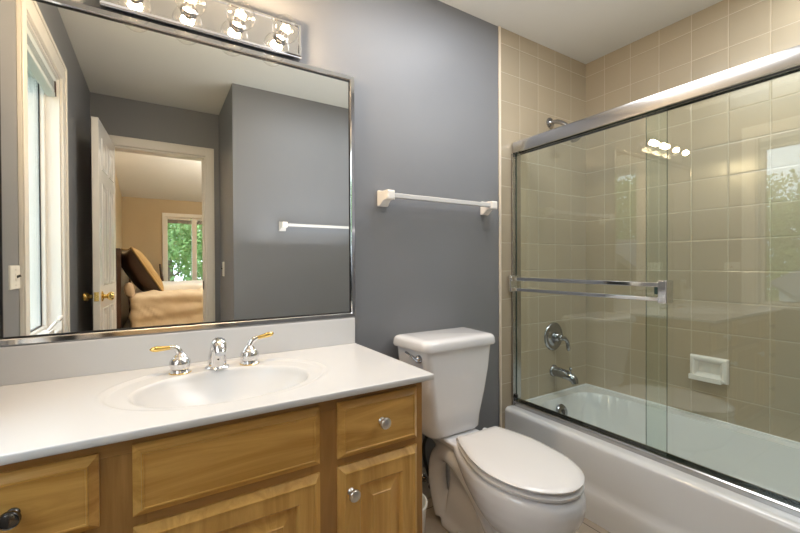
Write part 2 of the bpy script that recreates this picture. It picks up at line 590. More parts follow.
j.box(XL - 0.139, XL - 0.001, WY0 + 0.012, WY1 - 0.012, WZ0, WZ0 + 0.022)
obj('window_sill', j, DOORW, w1, bevel=0.004)
GX = XL - 0.075
a, b_, c_, d_ = WY0 + 0.012, WY1 - 0.012, WZ0 + 0.022, WZ1 - 0.012
f = MB()
fw_ = 0.024
for y0, y1, z0, z1 in ((a, a + fw_, c_, d_), (b_ - fw_, b_, c_, d_), (a + fw_, b_ - fw_, c_, c_ + fw_), (a + fw_, b_ - fw_, d_ - fw_, d_)):
    f.box(GX - 0.02, GX + 0.022, y0, y1, z0, z1)
obj('window_frame', f, DOORW, w1, bevel=0.004)
g = MB(); g.box(GX - 0.003, GX + 0.001, a + fw_ - 0.008, b_ - fw_ + 0.008, c_ + fw_ - 0.008, d_ - fw_ + 0.008)
obj('window_pane', g, WGLASS, w1, smooth=False)
g = MB()
for y0, y1, z0, z1 in ((a + fw_, a + fw_ + 0.006, c_ + fw_, d_ - fw_), (b_ - fw_ - 0.006, b_ - fw_, c_ + fw_, d_ - fw_), (a + fw_ + 0.006, b_ - fw_ - 0.006, c_ + fw_, c_ + fw_ + 0.006)):
    g.box(GX + 0.0012, GX + 0.006, y0, y1, z0, z1)
obj('window_gasket', g, BLACK, w1)
cr = MB()
cr.box(XL - 0.045, XL - 0.005, -0.91, -0.80, WZ0 + 0.022, WZ0 + 0.040)
cr.tube(bez((XL - 0.02, -0.86, WZ0 + 0.04), (XL + 0.0, -0.88, WZ0 + 0.07), (XL + 0.005, -0.89, WZ0 + 0.075), (XL + 0.012, -0.90, WZ0 + 0.085)), 0.006)
cr.tube([(XL + 0.012, -0.875, WZ0 + 0.083), (XL + 0.014, -0.935, WZ0 + 0.092)], [0.009, 0.011])
tag(obj('window_crank', cr, DOORW, w1, bevel=0.002), 'white folding crank handle')

bl = thing('window_blind', 'raised pale mini blind gathered at the window head', 'blind', (XL - 0.03, -0.75, 1.95))
h = MB(); h.box(XL - 0.048, XL - 0.010, a + 0.006, b_ - 0.006, d_ - 0.030, d_ - 0.001)
obj('head_rail', h, BLINDM, bl, bevel=0.003)
h = MB()
for i in range(10):
    z = d_ - 0.034 - i * 0.0034
    h.box(XL - 0.046, XL - 0.012, a + 0.008, b_ - 0.008, z - 0.0012, z)
obj('blind_slats', h, BLINDM, bl, smooth=False)
h = MB(); h.box(XL - 0.048, XL - 0.010, a + 0.007, b_ - 0.007, d_ - 0.090, d_ - 0.0685)
obj('bottom_rail', h, BLINDM, bl, bevel=0.004)
h = MB()
h.tube([(XL - 0.006, a + 0.05, d_ - 0.03), (XL - 0.005, a + 0.05, d_ - 0.10)], 0.0025, 8)
h.tube([(XL - 0.006, a + 0.06, d_ - 0.03), (XL - 0.005, a + 0.062, d_ - 0.085)], 0.0025, 8)
obj('blind_cord', h, DKWOOD, bl)


def switch_plate(name, label, c, n, along, w_, h_):
    """wall plate centred at c, facing n, width along axis"""
    t = thing(name, label, 'switch', c)
    n = Vector(n); al = Vector(along); c = Vector(c)
    up = Vector((0, 0, 1))

    def rb(mb, w0, h0, d0, d1, chamfer):
        rings = []
        for dd, ins in ((d0, 0), (d1 - chamfer, 0), (d1, chamfer)):
            rings.append([c + al * sx * (w0 / 2 - ins) + up * sz * (h0 / 2 - ins) + n * dd for sx, sz in ((-1, -1), (1, -1), (1, 1), (-1, 1))])
        mb.loft(rings)
    q = MB(); rb(q, w_, h_, 0, 0.006, 0.002); obj('plate', q, PLATE, t, angle=20)
    q = MB(); rb(q, 0.012, 0.024, 0.006, 0.009, 0.001)
    obj('toggle_frame', q, TRIMW, t)
    q = MB(); q.tube([c + n * 0.006, c + n * 0.018 + up * 0.006], [0.005, 0.004], 10); tag(obj('toggle', q, PEWTER, t), 'dark toggle lever')
    for s_ in (-1, 1):
        q = MB()
        o_ = c + up * s_ * h_ * 0.33
        q.lathe([(0.0032, 0.0055), (0.0028, 0.007)], o_, n, 10)
        obj('screw', q, NICKEL, t)
    return t


switch_plate('light_switch', 'ivory switch plate on grey wall beside the window casing', (XL, -0.278, 1.070), (1, 0, 0), (0, 1, 0), 0.100, 0.078)
switch_plate('light_switch', 'ivory switch plate on grey wall beside the bedroom doorway', (XB, -1.93, 1.072), (-1, 0, 0), (0, 1, 0), 0.075, 0.115)

# ------------------------------------------------------------------ mirror
MX0, MX1, MZ0, MZ1 = -0.385, 0.708, 0.8865, 1.887
mir = thing('wall_mirror', 'large mirror in thin chrome frame above the vanity', 'mirror', ((MX0 + MX1) / 2, 0, MZ0))
q = MB(); q.box(MX0 + 0.004, MX1 - 0.004, -0.008, -0.001, MZ0 + 0.004, MZ1 - 0.004)
obj('mirror_glass', q, SILVER, mir, smooth=False)
q = MB()
fwid = 0.021
prof = ((0, 0.0), (0, 0.016), (0.003, 0.0195), (0.0165, 0.0185), (0.019, 0.016), (fwid, 0.0085))
rings = [[(MX0 + i, -h, MZ0 + i), (MX1 - i, -h, MZ0 + i), (MX1 - i, -h, MZ1 - i), (MX0 + i, -h, MZ1 - i)] for i, h in prof]
q.loft(rings, False, False)
obj('mirror_frame', q, CHROME, mir, angle=20)
q = MB()
i0, i1 = fwid - 0.001, fwid + 0.003
rings = [[(MX0 + i, -h, MZ0 + i), (MX1 - i, -h, MZ0 + i), (MX1 - i, -h, MZ1 - i), (MX0 + i, -h, MZ1 - i)] for i, h in ((i0, 0.0082), (i0, 0.0105), (i1, 0.0105), (i1, 0.0082))]
q.loft(rings, False, False)
obj('mirror_shadow_line', q, BLACK, mir, smooth=False)  # black strip put in as the shadow gap inside the frame

# ------------------------------------------------------------------ vanity light bar
LX0, LX1, LZ0, LZ1 = -0.137, 0.476, 1.893, 2.016
vl = thing('vanity_light', 'chrome light bar with four clear globe bulbs above the mirror', 'light', ((LX0 + LX1) / 2, 0, LZ0))
q = MB()
q.rect_steps(LX0, LX1, LZ0, LZ1, 0.0, ((0, 0), (0, 0.040), (0.004, 0.045), (0.010, 0.045), (0.013, 0.041), (0.016, 0.041)))
obj('back_plate', q, CHROME, vl, angle=20)
zb = 1.945
for bx in (-0.051, 0.0985, 0.248, 0.3975):
    q = MB()
    q.lathe([(0.026, 0.0), (0.026, 0.003), (0.019, 0.006), (0.019, 0.018), (0.017, 0.020)], (bx, -0.041, zb), (0, -1, 0), 28)
    obj('bulb_socket', q, CHROMED, vl)
    q = MB()
    R = 0.046
    prof = [(0.016, -0.004), (0.0175, 0.001)]
    for k in range(3, 21):
        an = PI * k / 20
        prof.append((R * math.sin(an), 0.043 - R * math.cos(an)))
    q.lathe(prof, (bx, -0.0605, zb), (0, -1, 0), 32, cap0=False)
    bulb = obj('light_bulb', q, BULBG, vl, angle=60)
    q = MB()
    q.sphere((bx, -0.1035, zb), 0.0085, 12, 8)
    tag(obj('filament', q, FILA, bulb), 'glowing filament')
    q = MB()
    q.tube([(bx - 0.004, -0.062, zb), (bx - 0.006, -0.098, zb)], 0.0012, 6)
    q.tube([(bx + 0.004, -0.062, zb), (bx + 0.006, -0.098, zb)], 0.0012, 6)
    obj('filament_support', q, NICKEL, bulb)
    pl = bpy.data.lights.new('bulb_light', 'POINT')
    pl.energy = BULB_W
    pl.color = (1.0, 0.73, 0.46)
    pl.shadow_soft_size = 0.02
    po = bpy.data.objects.new('bulb_light', pl)
    C.objects.link(po)
    po.parent = vl
    po.location = Vector((bx, -0.1035, zb)) - WL[vl.name]

# ------------------------------------------------------------------ vanity cabinet
VX0, VX1, VY, VTOP = XL + 0.004, 0.688, -0.525, 0.760
vc = thing('vanity_cabinet', 'honey maple vanity cabinet with drawers and raised-panel doors', 'cabinet', ((VX0 + VX1) / 2, -0.27, 0))
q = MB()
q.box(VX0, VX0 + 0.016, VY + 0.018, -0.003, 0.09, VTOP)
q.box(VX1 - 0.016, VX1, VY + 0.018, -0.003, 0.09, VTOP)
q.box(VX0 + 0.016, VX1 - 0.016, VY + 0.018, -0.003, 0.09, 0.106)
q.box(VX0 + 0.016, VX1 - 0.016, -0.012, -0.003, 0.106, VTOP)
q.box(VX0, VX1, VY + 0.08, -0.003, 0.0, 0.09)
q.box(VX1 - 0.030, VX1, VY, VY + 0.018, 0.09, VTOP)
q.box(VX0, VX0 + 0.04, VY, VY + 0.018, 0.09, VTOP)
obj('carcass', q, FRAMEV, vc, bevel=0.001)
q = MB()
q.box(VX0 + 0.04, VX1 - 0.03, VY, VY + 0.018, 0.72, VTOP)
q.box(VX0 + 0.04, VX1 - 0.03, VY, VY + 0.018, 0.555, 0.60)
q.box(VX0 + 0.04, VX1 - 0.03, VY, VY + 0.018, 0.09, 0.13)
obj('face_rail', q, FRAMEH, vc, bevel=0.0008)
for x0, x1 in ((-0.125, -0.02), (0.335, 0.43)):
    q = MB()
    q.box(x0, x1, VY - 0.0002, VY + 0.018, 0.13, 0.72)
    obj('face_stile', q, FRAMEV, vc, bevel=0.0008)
DRAWER = ((0, 0.0), (0, 0.006), (0.002, 0.0075), (0.015, 0.0175), (0.0165, 0.0215), (0.0195, 0.0215), (0.0205, 0.0195))
DOOR = ((0, 0.0), (0, 0.006), (0.002, 0.0075), (0.015, 0.0175), (0.0165, 0.0215), (0.0195, 0.0215), (0.0205, 0.0195), (0.058, 0.0195), (0.062, 0.016), (0.066, 0.009), (0.074, 0.009), (0.100, 0.0185), (0.102, 0.0195))


def knob(parent, x, z, m_, y=None):
    y = VY - 0.0195 if y is None else y
    k = MB()
    k.lathe([(0.010, 0), (0.009, 0.003), (0.0055, 0.006), (0.0055, 0.013), (0.012, 0.017), (0.0158, 0.021), (0.0160, 0.026), (0.0145, 0.0285), (0.0125, 0.0275), (0.010, 0.029), (0.002, 0.030)],
            (x, y, z), (0, -1, 0), 28)
    return obj('knob', k, m_, parent)


def front(name, x0, x1, z0, z1, steps, m_):
    q = MB(); q.rect_steps(x0, x1, z0, z1, VY, steps)
    return obj(name, q, m_, vc, angle=18)


def door_front(x0, x1, z0, z1):
    """a raised-panel door: frame ring plus its panel"""
    q = MB()
    rings = [[(x0 + i, VY - h, z0 + i), (x1 - i, VY - h, z0 + i), (x1 - i, VY - h, z1 - i), (x0 + i, VY - h, z1 - i)] for i, h in DOOR[:11]]
    q.loft(rings, True, False)
    dd = obj('cabinet_door', q, WOODV, vc, angle=18)
    q = MB()
    q.rect_steps(x0 + 0.064, x1 - 0.064, z0 + 0.064, z1 - 0.064, VY - 0.001, ((0, 0.0), (0, 0.0065), (0.012, 0.0085), (0.034, 0.0165), (0.0355, 0.0185), (0.0375, 0.0185), (0.039, 0.0178)))
    obj('raised_panel', q, WOODV, dd, angle=12)
    return dd


dl = front('drawer', -0.350, -0.100, 0.588, 0.734, DRAWER, WOODH)
tag(knob(dl, -0.222, 0.664, PEWTER), 'knob coloured dark for its reflection')  # left knobs: dark metal colour stands in for dark surroundings reflected there
d2 = front('drawer', -0.350, -0.100, 0.360, 0.567, DRAWER, WOODH)
tag(knob(d2, -0.222, 0.465, PEWTER), 'knob coloured dark for its reflection')
d3 = front('drawer', -0.350, -0.100, 0.120, 0.340, DRAWER, WOODH)
tag(knob(d3, -0.222, 0.230, PEWTER), 'knob coloured dark for its reflection')
front('false_drawer_front', -0.045, 0.359, 0.588, 0.738, DRAWER, WOODH)
dr = front('drawer', 0.408, 0.664, 0.586, 0.738, DRAWER, WOODH)
tag(knob(dr, 0.536, 0.668, NICKEL), 'satin nickel knob')
dm = door_front(-0.045, 0.359, 0.115, 0.565)
tag(knob(dm, -0.012, 0.500, NICKEL), 'satin nickel knob')
dd = door_front(0.408, 0.664, 0.115, 0.565)
tag(knob(dd, 0.441, 0.497, NICKEL), 'satin nickel knob')

# ------------------------------------------------------------------ countertop with integral basin
CT, CY = 0.779, -0.563
CX0, CX1 = XL + 0.003, 0.703
ct = thing('vanity_countertop', 'white cultured marble countertop with moulded oval basin', 'countertop', ((CX0 + CX1) / 2, -0.28, VTOP))
BXC, BYC, BA, BB = 0.168, -0.312, 0.226, 0.172
RYC, RA, RB = -0.288, 0.288, 0.222


def sm(t):
    t = max(0.0, min(1.0, t)); return t * t * (3 - 2 * t)


def basin_z(x, y):
    z = CT
    rr = math.hypot((x - BXC) / RA, (y - RYC) / RB)
    # shallow moulded step inside the outer oval, fading out towards the front edge
    fade = sm((y - (RYC - RB)) / 0.12)
    z -= 0.0045 * sm((1.0 - rr) / 0.045) * fade
    z += 0.0016 * math.exp(-((rr - 1.015) / 0.018) ** 2) * fade
    e = math.hypot((x - BXC) / BA, (y - BYC) / BB)
    if e < 1.03:
        t = min(1.0, (1.03 - e) / 0.85)
        prof = (1 - (1 - t) ** 2.3) * sm((1.03 - e) / 0.07)
        z -= 0.115 * prof
    return z


q = MB()
nx, ny = 230, 130
xs = [CX0 + (CX1 - CX0) * i / nx for i in range(nx + 1)]
ys = [CY + (0 - 0.002 - CY) * j_ / ny for j_ in range(ny + 1)]
V = [[q.bm.verts.new((x, y, basin_z(x, y))) for x in xs] for y in ys]
for j_ in range(ny):
    for i in range(nx):
        q.bm.faces.new((V[j_][i], V[j_][i + 1], V[j_ + 1][i + 1], V[j_ + 1][i]))
# rounded front and right edges, then the underside
zb0 = CT - 0.017
edge = [(V[0][i], (0, -1)) for i in range(nx + 1)] + [(V[j_][nx], (1, 0)) for j_ in range(1, ny + 1)]
prev = None
for v, (ox, oy) in edge:
    o1 = (0.0025 * ox, 0.0025 * oy)
    corner = v is V[0][nx]
    if corner: o1 = (0.0025, -0.0025)
    col = [v] + [q.bm.verts.new((v.co.x + o1[0] * k1, v.co.y + o1[1] * k1, CT - dz)) for k1, dz in ((0.7, 0.0008), (1.0, 0.003), (1.0, 0.015), (0.6, 0.0166))]
    if prev:
        for k in range(4):
            q.bm.faces.new((prev[k], prev[k + 1], col[k + 1], col[k]))
    prev = col
obj('basin_slab', q, MARBLE, ct, angle=60)
q = MB(); q.box(CX0, CX1, CY + 0.001, CY + 0.020, CT - 0.0185, CT - 0.0164); q.box(CX0, -0.09, CY + 0.02, -0.01, CT - 0.0185, CT - 0.0164)
obj('underside', q, MARBLE, ct, smooth=False)
q = MB(); q.box(CX0, CX1, -0.021, -0.001, CT - 0.001, 0.885)
obj('backsplash', q, MARBLE, ct, bevel=0.004, bseg=3)
q = MB()
zd = basin_z(BXC, BYC)
q.lathe([(0.026, 0.0), (0.026, 0.002), (0.022, 0.004), (0.018, 0.002), (0.016, 0.006), (0.002, 0.008)], (BXC, BYC + 0.01, zd - 0.001), (0, 0, 1), 28)
tag(obj('drain', q, CHROME, ct), 'round chrome drain')

# ------------------------------------------------------------------ faucet
fc = thing('sink_faucet', 'chrome and brass three-piece sink faucet on white countertop', 'faucet', (0.165, -0.115, CT - 0.004))
zf = CT - 0.0045
for fx, dirx, up_ in ((0.061, -1, 0.0), (0.266, 1, 0.011)):
    q = MB()
    q.lathe([(0.030, 0.0), (0.0305, 0.003), (0.026, 0.006), (0.0225, 0.009), (0.027, 0.015), (0.0305, 0.025), (0.0295, 0.036), (0.024, 0.045), (0.0195, 0.048), (0.0200, 0.051), (0.015, 0.056), (0.011, 0.061), (0.006, 0.065), (0.001, 0.066)],
            (fx, -0.115, zf), (0, 0, 1), 32)
    hnd = obj('handle', q, CHROME, fc)
    q = MB()
    p = bez((fx, -0.115, zf + 0.055), (fx + dirx * 0.003, -0.115, zf + 0.074), (fx + dirx * 0.012, -0.115, zf + 0.081), (fx + dirx * 0.026, -0.115, zf + 0.080 + up_ * 0.4), 10)
    q.tube(p, [0.011 - 0.0035 * i / 10 for i in range(11)], 16)
    obj('lever_neck', q, CHROME, hnd)
    q = MB()
    x0 = fx + dirx * 0.024
    z0 = zf + 0.080 + up_ * 0.35
    pts = [(x0 + dirx * t, -0.115, z0 + up_ * t / 0.055) for t in (0, 0.003, 0.02, 0.038, 0.047, 0.052, 0.056)]
    q.tube(pts, [0.006, 0.0062, 0.0070, 0.0088, 0.0075, 0.0055, 0.002], 16)
    tag(obj('lever', q, BRASS, hnd), 'polished brass lever grip')
    q = MB()
    q.lathe([(0.0308, 0.0), (0.0318, 0.002), (0.030, 0.004)], (fx, -0.115, zf - 0.0003), (0, 0, 1), 32)
    tag(obj('base_ring', q, BRASS, hnd), 'brass ring at foot')
q = MB()
sx, sy = 0.166, -0.112
q.lathe([(0.036, 0), (0.0365, 0.003), (0.032, 0.007), (0.026, 0.010)], (sx, sy, zf), (0, 0, 1), 32)
rings = []
for (yy, zz, rx, ry, tilt) in ((sy, 0.006, 0.0285, 0.030, 0), (sy - 0.001, 0.022, 0.0285, 0.029, 5), (sy - 0.004, 0.042, 0.0255, 0.025, 12), (sy - 0.010, 0.060, 0.0225, 0.021, 25), (sy - 0.020, 0.076, 0.0215, 0.019, 45), (sy - 0.034, 0.086, 0.0215, 0.0185, 70), (sy - 0.050, 0.087, 0.0215, 0.018, 95), (sy - 0.064, 0.081, 0.021, 0.017, 115), (sy - 0.075, 0.070, 0.019, 0.015, 130), (sy - 0.082, 0.060, 0.016, 0.013, 138)):
    tl = math.radians(tilt)
    dirv = Vector((0, math.cos(tl), math.sin(tl)))
    rings.append([Vector((sx, yy, zf + zz)) + Vector((rx, 0, 0)) * math.cos(2 * PI * k / 28) + dirv * ry * math.sin(2 * PI * k / 28) for k in range(28)])
q.loft(rings)
sp = obj('spout', q, CHROME, fc, angle=50)
q = MB()
q.tube([(sx, sy + 0.034, zf), (sx, sy + 0.034, zf + 0.028)], 0.0028, 10)
q.sphere((sx, sy + 0.034, zf + 0.032), 0.0062, 14, 10)
tag(obj('lift_rod', q, BRASS, sp), 'brass pop-up rod behind spout')
q = MB()
for s_ in (-1, 1):
    q.lathe([(0.0035, 0), (0.002, 0.002)], (sx, sy - 0.0275, zf + 0.032), (0, -1, 0.1), 10)
    break
obj('screw_cap', q, BLACK, sp)

# ------------------------------------------------------------------ towel bars
def towel_bar(label, x0, x1, y, n, z):
    """white bar on two square ceramic posts; n = +-1 is the side of the wall it sticks out of along y"""
    t = thing('towel_bar', label, 'towel bar', ((x0 + x1) / 2, y, z))
    for xa, s_ in ((x0, 1), (x1, -1)):
        q = MB()
        cx = xa + s_ * 0.025
        rings = []
        for dd, hw, hh, dz in ((0.0, 0.025, 0.035, 0), (0.012, 0.025, 0.035, 0), (0.018, 0.023, 0.032, 0), (0.034, 0.020, 0.0245, 0.004), (0.046, 0.0195, 0.0215, 0.008), (0.078, 0.0195, 0.0205, 0.008), (0.083, 0.016, 0.0165, 0.008)):
            rings.append([(cx + a1 * hw, y + n * dd, z + dz + b1 * hh) for a1, b1 in ((-1, -1), (1, -1), (1, 1), (-1, 1))])
        q.loft(rings)
        obj('post', q, CERAM, t, bevel=0.004, bseg=3)
    q = MB()
    q.box(x0 + 0.040, x1 - 0.040, min(y + n * 0.052, y + n * 0.072), max(y + n * 0.052, y + n * 0.072), z - 0.002, z + 0.019)
    tag(obj('bar', q, ACRYL, t, bevel=0.004, bseg=3), 'milky grey plastic bar')
    return t


towel_bar('white towel bar on grey wall above the toilet', 0.820, 1.475, 0.0, -1, 1.393)
towel_bar('white towel bar on boxed-out wall, seen in the mirror', 0.772, 1.43, YB, 1, 1.388)

# ------------------------------------------------------------------ toilet
TX = 1.088
to = thing('toilet', 'white two-piece toilet with closed elongated seat', 'toilet', (TX, -0.35, 0))


def rrect(cx, cy, hx, hy, r, z, n=6, ftaper=0.0):
    """rounded rectangle ring; ftaper narrows the front (-y) side"""
    pts = []
    for qx, qy, a0 in ((1, 1, 0), (-1, 1, 90), (-1, -1, 180), (1, -1, 270)):
        for k in range(n + 1):
            an = math.radians(a0 + 90 * k / n)
            x, y = qx * (hx - r) + r * math.cos(an), qy * (hy - r) + r * math.sin(an)
            sc = 1 - ftaper * (0.5 - y / (2 * hy))
            pts.append((cx + x * sc, cy + y, z))
    return pts


q = MB()
rings = []
for z, hx, y0, y1, r in ((0.377, 0.120, -0.045, -0.195, 0.03), (0.382, 0.136, -0.036, -0.214, 0.035), (0.395, 0.145, -0.032, -0.222, 0.035), (0.44, 0.154, -0.030, -0.224, 0.045),
                        (0.55, 0.172, -0.028, -0.236, 0.04), (0.65, 0.188, -0.026, -0.244, 0.038), (0.752, 0.199, -0.024, -0.248, 0.036)):
    rings.append(rrect(TX, (y0 + y1) / 2, hx, (y0 - y1) / 2, r, z, ftaper=0.08))
q.loft(rings)
tank = obj('tank', q, PORC, to, angle=40)
q = MB()
rings = []
for z, e in ((0.752, -0.004), (0.754, 0.006), (0.762, 0.009), (0.783, 0.006), (0.791, 0.002), (0.796, -0.006), (0.7985, -0.018), (0.8, -0.033)):
    rings.append(rrect(TX, -0.138, 0.205 + e, 0.116 + e, 0.034 + min(e, 0), z, ftaper=0.08))
q.loft(rings)
obj('tank_lid', q, PORC, to, angle=40)
# flush lever on the tank's left side, near the front corner
q = MB()
lc = Vector((TX - 0.186, -0.200, 0.722))
nrm = Vector((-0.985, -0.17, 0)).normalized()
q.lathe([(0.016, -0.004), (0.016, 0.006), (0.012, 0.012), (0.008, 0.016), (0.002, 0.018)], lc, nrm, 20)
q.tube([lc + nrm * 0.012 + Vector((0, -0.012, -0.006)), lc + nrm * 0.014 + Vector((0, 0.005, 0.0)), lc + nrm * 0.016 + Vector((0, 0.05, 0.012)), lc + nrm * 0.018 + Vector((0, 0.075, 0.018))],
       [(0.008, 0.004), (0.008, 0.005), (0.006, 0.0035), (0.007, 0.003)], 14)
tag(obj('flush_lever', q, CHROMED, tank), 'chrome flush lever')


def egg(z, yb, yf, hw, bhw, ins=0.0, n=28):
    """elongated seat outline: straight across the back (yb), swelling to hw, round at the front (yf)"""
    yb -= ins; yf += ins; hw -= ins; bhw = max(0.01, bhw - ins)
    Lt = yb - yf
    side = []
    for k in range(n + 1):
        s_ = 0.5 - 0.5 * math.cos(PI * k / n)
        if s_ < 0.5:
            w_ = bhw + (hw - bhw) * math.sin(PI * s_) ** 0.9
        else:
            w_ = hw * max(0.0, 1 - ((s_ - 0.5) / 0.5) ** 2.25) ** 0.5
        y = yb - Lt * s_
        side.append((w_, y))
    cx = lambda y: 1.098 + max(0.0, y + 0.55) * 0.11
    pts = [(cx(y) + w_, y, z) for w_, y in side] + [(cx(y) - w_, y, z) for w_, y in reversed(side[:-1])]
    pts += [(cx(yb) + bhw * t, yb, z) for t in (-0.5, 0.0, 0.5)]
    return pts


q = MB()
rings = [egg(0.370, -0.26, -0.752, 0.150, 0.080), egg(0.366, -0.255, -0.766, 0.164, 0.095), egg(0.352, -0.252, -0.774, 0.170, 0.10), egg(0.325, -0.262, -0.776, 0.172, 0.095),
         egg(0.29, -0.29, -0.770, 0.168, 0.09), egg(0.255, -0.33, -0.754, 0.158, 0.085), egg(0.225, -0.365, -0.730, 0.143, 0.08), egg(0.20, -0.385, -0.700, 0.124, 0.075), egg(0.182, -0.39, -0.668, 0.104, 0.07),
         egg(0.165, -0.38, -0.628, 0.088, 0.065), egg(0.13, -0.36, -0.606, 0.082, 0.065), egg(0.07, -0.34, -0.602, 0.084, 0.065), egg(0.02, -0.31, -0.612, 0.092, 0.07), egg(0.0, -0.30, -0.616, 0.095, 0.07)]
q.loft(rings)
# deck under the tank
q.loft([rrect(1.112, -0.19, h_, d_h, 0.03, z) for z, h_, d_h in ((0.29, 0.050, 0.10), (0.33, 0.075, 0.13), (0.352, 0.092, 0.14), (0.370, 0.096, 0.142), (0.376, 0.09, 0.135))])
# trapway hump and rear foot
for s_ in (-1, 1):
    xx = 1.105 + s_ * 0.048
    q.tube(bez((xx, -0.52, 0.06), (xx, -0.46, 0.13), (xx + s_ * 0.01, -0.34, 0.30), (xx, -0.20, 0.30), 12) + bez((xx, -0.20, 0.30), (xx, -0.11, 0.30), (xx, -0.08, 0.18), (xx, -0.16, 0.02), 12)[1:], 0.040, 16)
q.loft([rrect(1.105, -0.29, hx, hy, 0.05, z) for z, hx, hy in ((0.0, 0.092, 0.13), (0.022, 0.090, 0.128), (0.045, 0.075, 0.12), (0.18, 0.040, 0.13), (0.33, 0.050, 0.13))])
bowl = obj('bowl', q, PORC, to, angle=180)
md = bowl.modifiers.new('remesh', 'REMESH'); md.mode = 'VOXEL'; md.voxel_size = 0.0055; md.use_smooth_shade = True
md = bowl.modifiers.new('smooth', 'SMOOTH'); md.factor = 0.5; md.iterations = 7
q = MB()
q.loft([egg(0.3765, -0.285, -0.758, 0.154, 0.095, 0.006), egg(0.3785, -0.285, -0.768, 0.164, 0.10), egg(0.3875, -0.285, -0.770, 0.166, 0.10), egg(0.391, -0.285, -0.766, 0.162, 0.10, 0.002)])
obj('seat', q, SEATW, to, angle=40)
q = MB()
q.loft([egg(0.3995, -0.298, -0.755, 0.150, 0.10, 0.008), egg(0.4035, -0.298, -0.768, 0.164, 0.105), egg(0.409, -0.298, -0.770, 0.166, 0.105), egg(0.414, -0.298, -0.767, 0.163, 0.103, 0.003), egg(0.4175, -0.300, -0.755, 0.150, 0.098, 0.006), egg(0.4205, -0.32, -0.72, 0.12, 0.08, 0.01), egg(0.4215, -0.40, -0.62, 0.06, 0.04, 0.0)])
obj('seat_lid', q, SEATW, to, angle=40)
for s_ in (-1, 1):
    q = MB()
    q.tube([(1.122 + s_ * 0.055, -0.278, 0.388), (1.122 + s_ * 0.085, -0.278, 0.388)], 0.011, 14)
    q.lathe([(0.012, 0), (0.012, 0.012), (0.008, 0.016)], (1.122 + s_ * 0.07, -0.275, 0.386), (0, 0, 1), 16)
    obj('hinge', q, SEATW, to)
for s_ in (-1, 1):
    q = MB()
    q.lathe([(0.013, 0), (0.013, 0.008), (0.009, 0.018), (0.002, 0.022)], (1.10 + s_ * 0.082, -0.31, 0.020), (0, 0, 1), 16)
    obj('bolt_cap', q, PORC, to)

# water supply
vs_ = thing('water_supply_valve', 'dark shut-off valve with black hose low on wall behind toilet', 'valve', (1.06, 0, 0.10))
q = MB(); q.lathe([(0.022, 0.009), (0.020, 0.012), (0.008, 0.014), (0.008, 0.05)], (1.062, 0, 0.105), (0, -1, 0), 20)
q.tube([(1.062, -0.045, 0.100), (1.062, -0.045, 0.135)], 0.010, 14)
obj('valve_body', q, CHROMED, vs_)
q = MB()
q.lathe([(0.004, 0), (0.016, 0.003), (0.018, 0.010), (0.016, 0.016), (0.003, 0.018)], (1.062, -0.050, 0.093), (0.35, -1, -0.15), 20)
tag(obj('valve_handle', q, PEWTER, vs_), 'dark oval valve handle')
q = MB()
q.tube(bez((1.062, -0.045, 0.13), (1.035, -0.05, 0.20), (1.02, -0.055, 0.25), (1.02, -0.065, 0.30), 10) + bez((1.02, -0.065, 0.30), (1.02, -0.08, 0.34), (1.0, -0.12, 0.34), (0.99, -0.12, 0.378), 10)[1:], 0.0075, 12)
tag(obj('hose', q, BLACK, vs_), 'black braided hose')

# waste bin
wbn = thing('waste_bin', 'small white plastic waste bin between vanity and toilet', 'bin', (0.786, -0.262, 0))
q = MB()
q.lathe([(0.068, 0.0), (0.070, 0.004), (0.086, 0.205), (0.0895, 0.2065), (0.0895, 0.213), (0.085, 0.2145), (0.0825, 0.210), (0.067, 0.012), (0.001, 0.010)], (0.786, -0.262, 0.0), (0, 0, 1), 40)
obj('bin_body', q, BINW, wbn)

# ------------------------------------------------------------------ bathtub
UX0, UX1, UY0, UY1, UZ = 1.600, 2.329, YB + 0.006, -0.005, 0.330
tub = thing('bathtub', 'white enamel bathtub behind sliding glass doors', 'bathtub', (1.96, -0.73, 0))
TCX, TCY, THX, THY = 1.990, (UY0 + UY1) / 2, 0.272, 0.655


def tub_z(x, y):
    u_, v_ = abs((x - TCX) / THX), abs((y - TCY) / THY)
    e = (u_ ** 5 + v_ ** 5) ** 0.2
    z = UZ
    if e < 1.0:
        # distance in metres from the lip, roughly
        dx, dy = (1 - u_) * THX, (1 - v_) * THY
        slope_end = 0.10 if y > TCY else 0.34
        t = min(dx / 0.10, dy / slope_end, (1 - e) / 0.12)
        z -= 0.285 * (1 - (1 - min(1, t)) ** 2.4)
    rim = (x - UX0)
    if rim < 0.02:
        z -= 0.012 * (1 - rim / 0.02) ** 2
    return z


q = MB()
nx, ny = 110, 190
xs = [UX0 + (UX1 - UX0) * (i / nx) for i in range(nx + 1)]
ys = [UY0 + (UY1 - UY0) * (j_ / ny) for j_ in range(ny + 1)]
V = [[q.bm.verts.new((x, y, tub_z(x, y))) for x in xs] for y in ys]
for j_ in range(ny):
    for i in range(nx):
        q.bm.faces.new((V[j_][i], V[j_][i + 1], V[j_ + 1][i + 1], V[j_ + 1][i]))
prof = [(1.5985, 0.312), (1.598, 0.295), (1.598, 0.16), (1.596, 0.135), (1.588, 0.120), (1.583, 0.105), (1.580, 0.07), (1.578, 0.0), (1.62, 0.0)]
rows = [[V[j_][0] for j_ in range(ny + 1)]] + [[q.bm.verts.new((px, y, pz)) for y in ys] for px, pz in prof]
for r0, r1 in zip(rows, rows[1:]):
    for j_ in range(ny):
        q.bm.faces.new((r0[j_], r0[j_ + 1], r1[j_ + 1], r1[j_]))
obj('tub_shell', q, TUBW, tub, angle=60)
q = MB()
q.tube([(UX1 - 0.002, UY0 + 0.01, UZ + 0.003), (UX1 - 0.002, UY1, UZ + 0.003)], 0.006, 8)
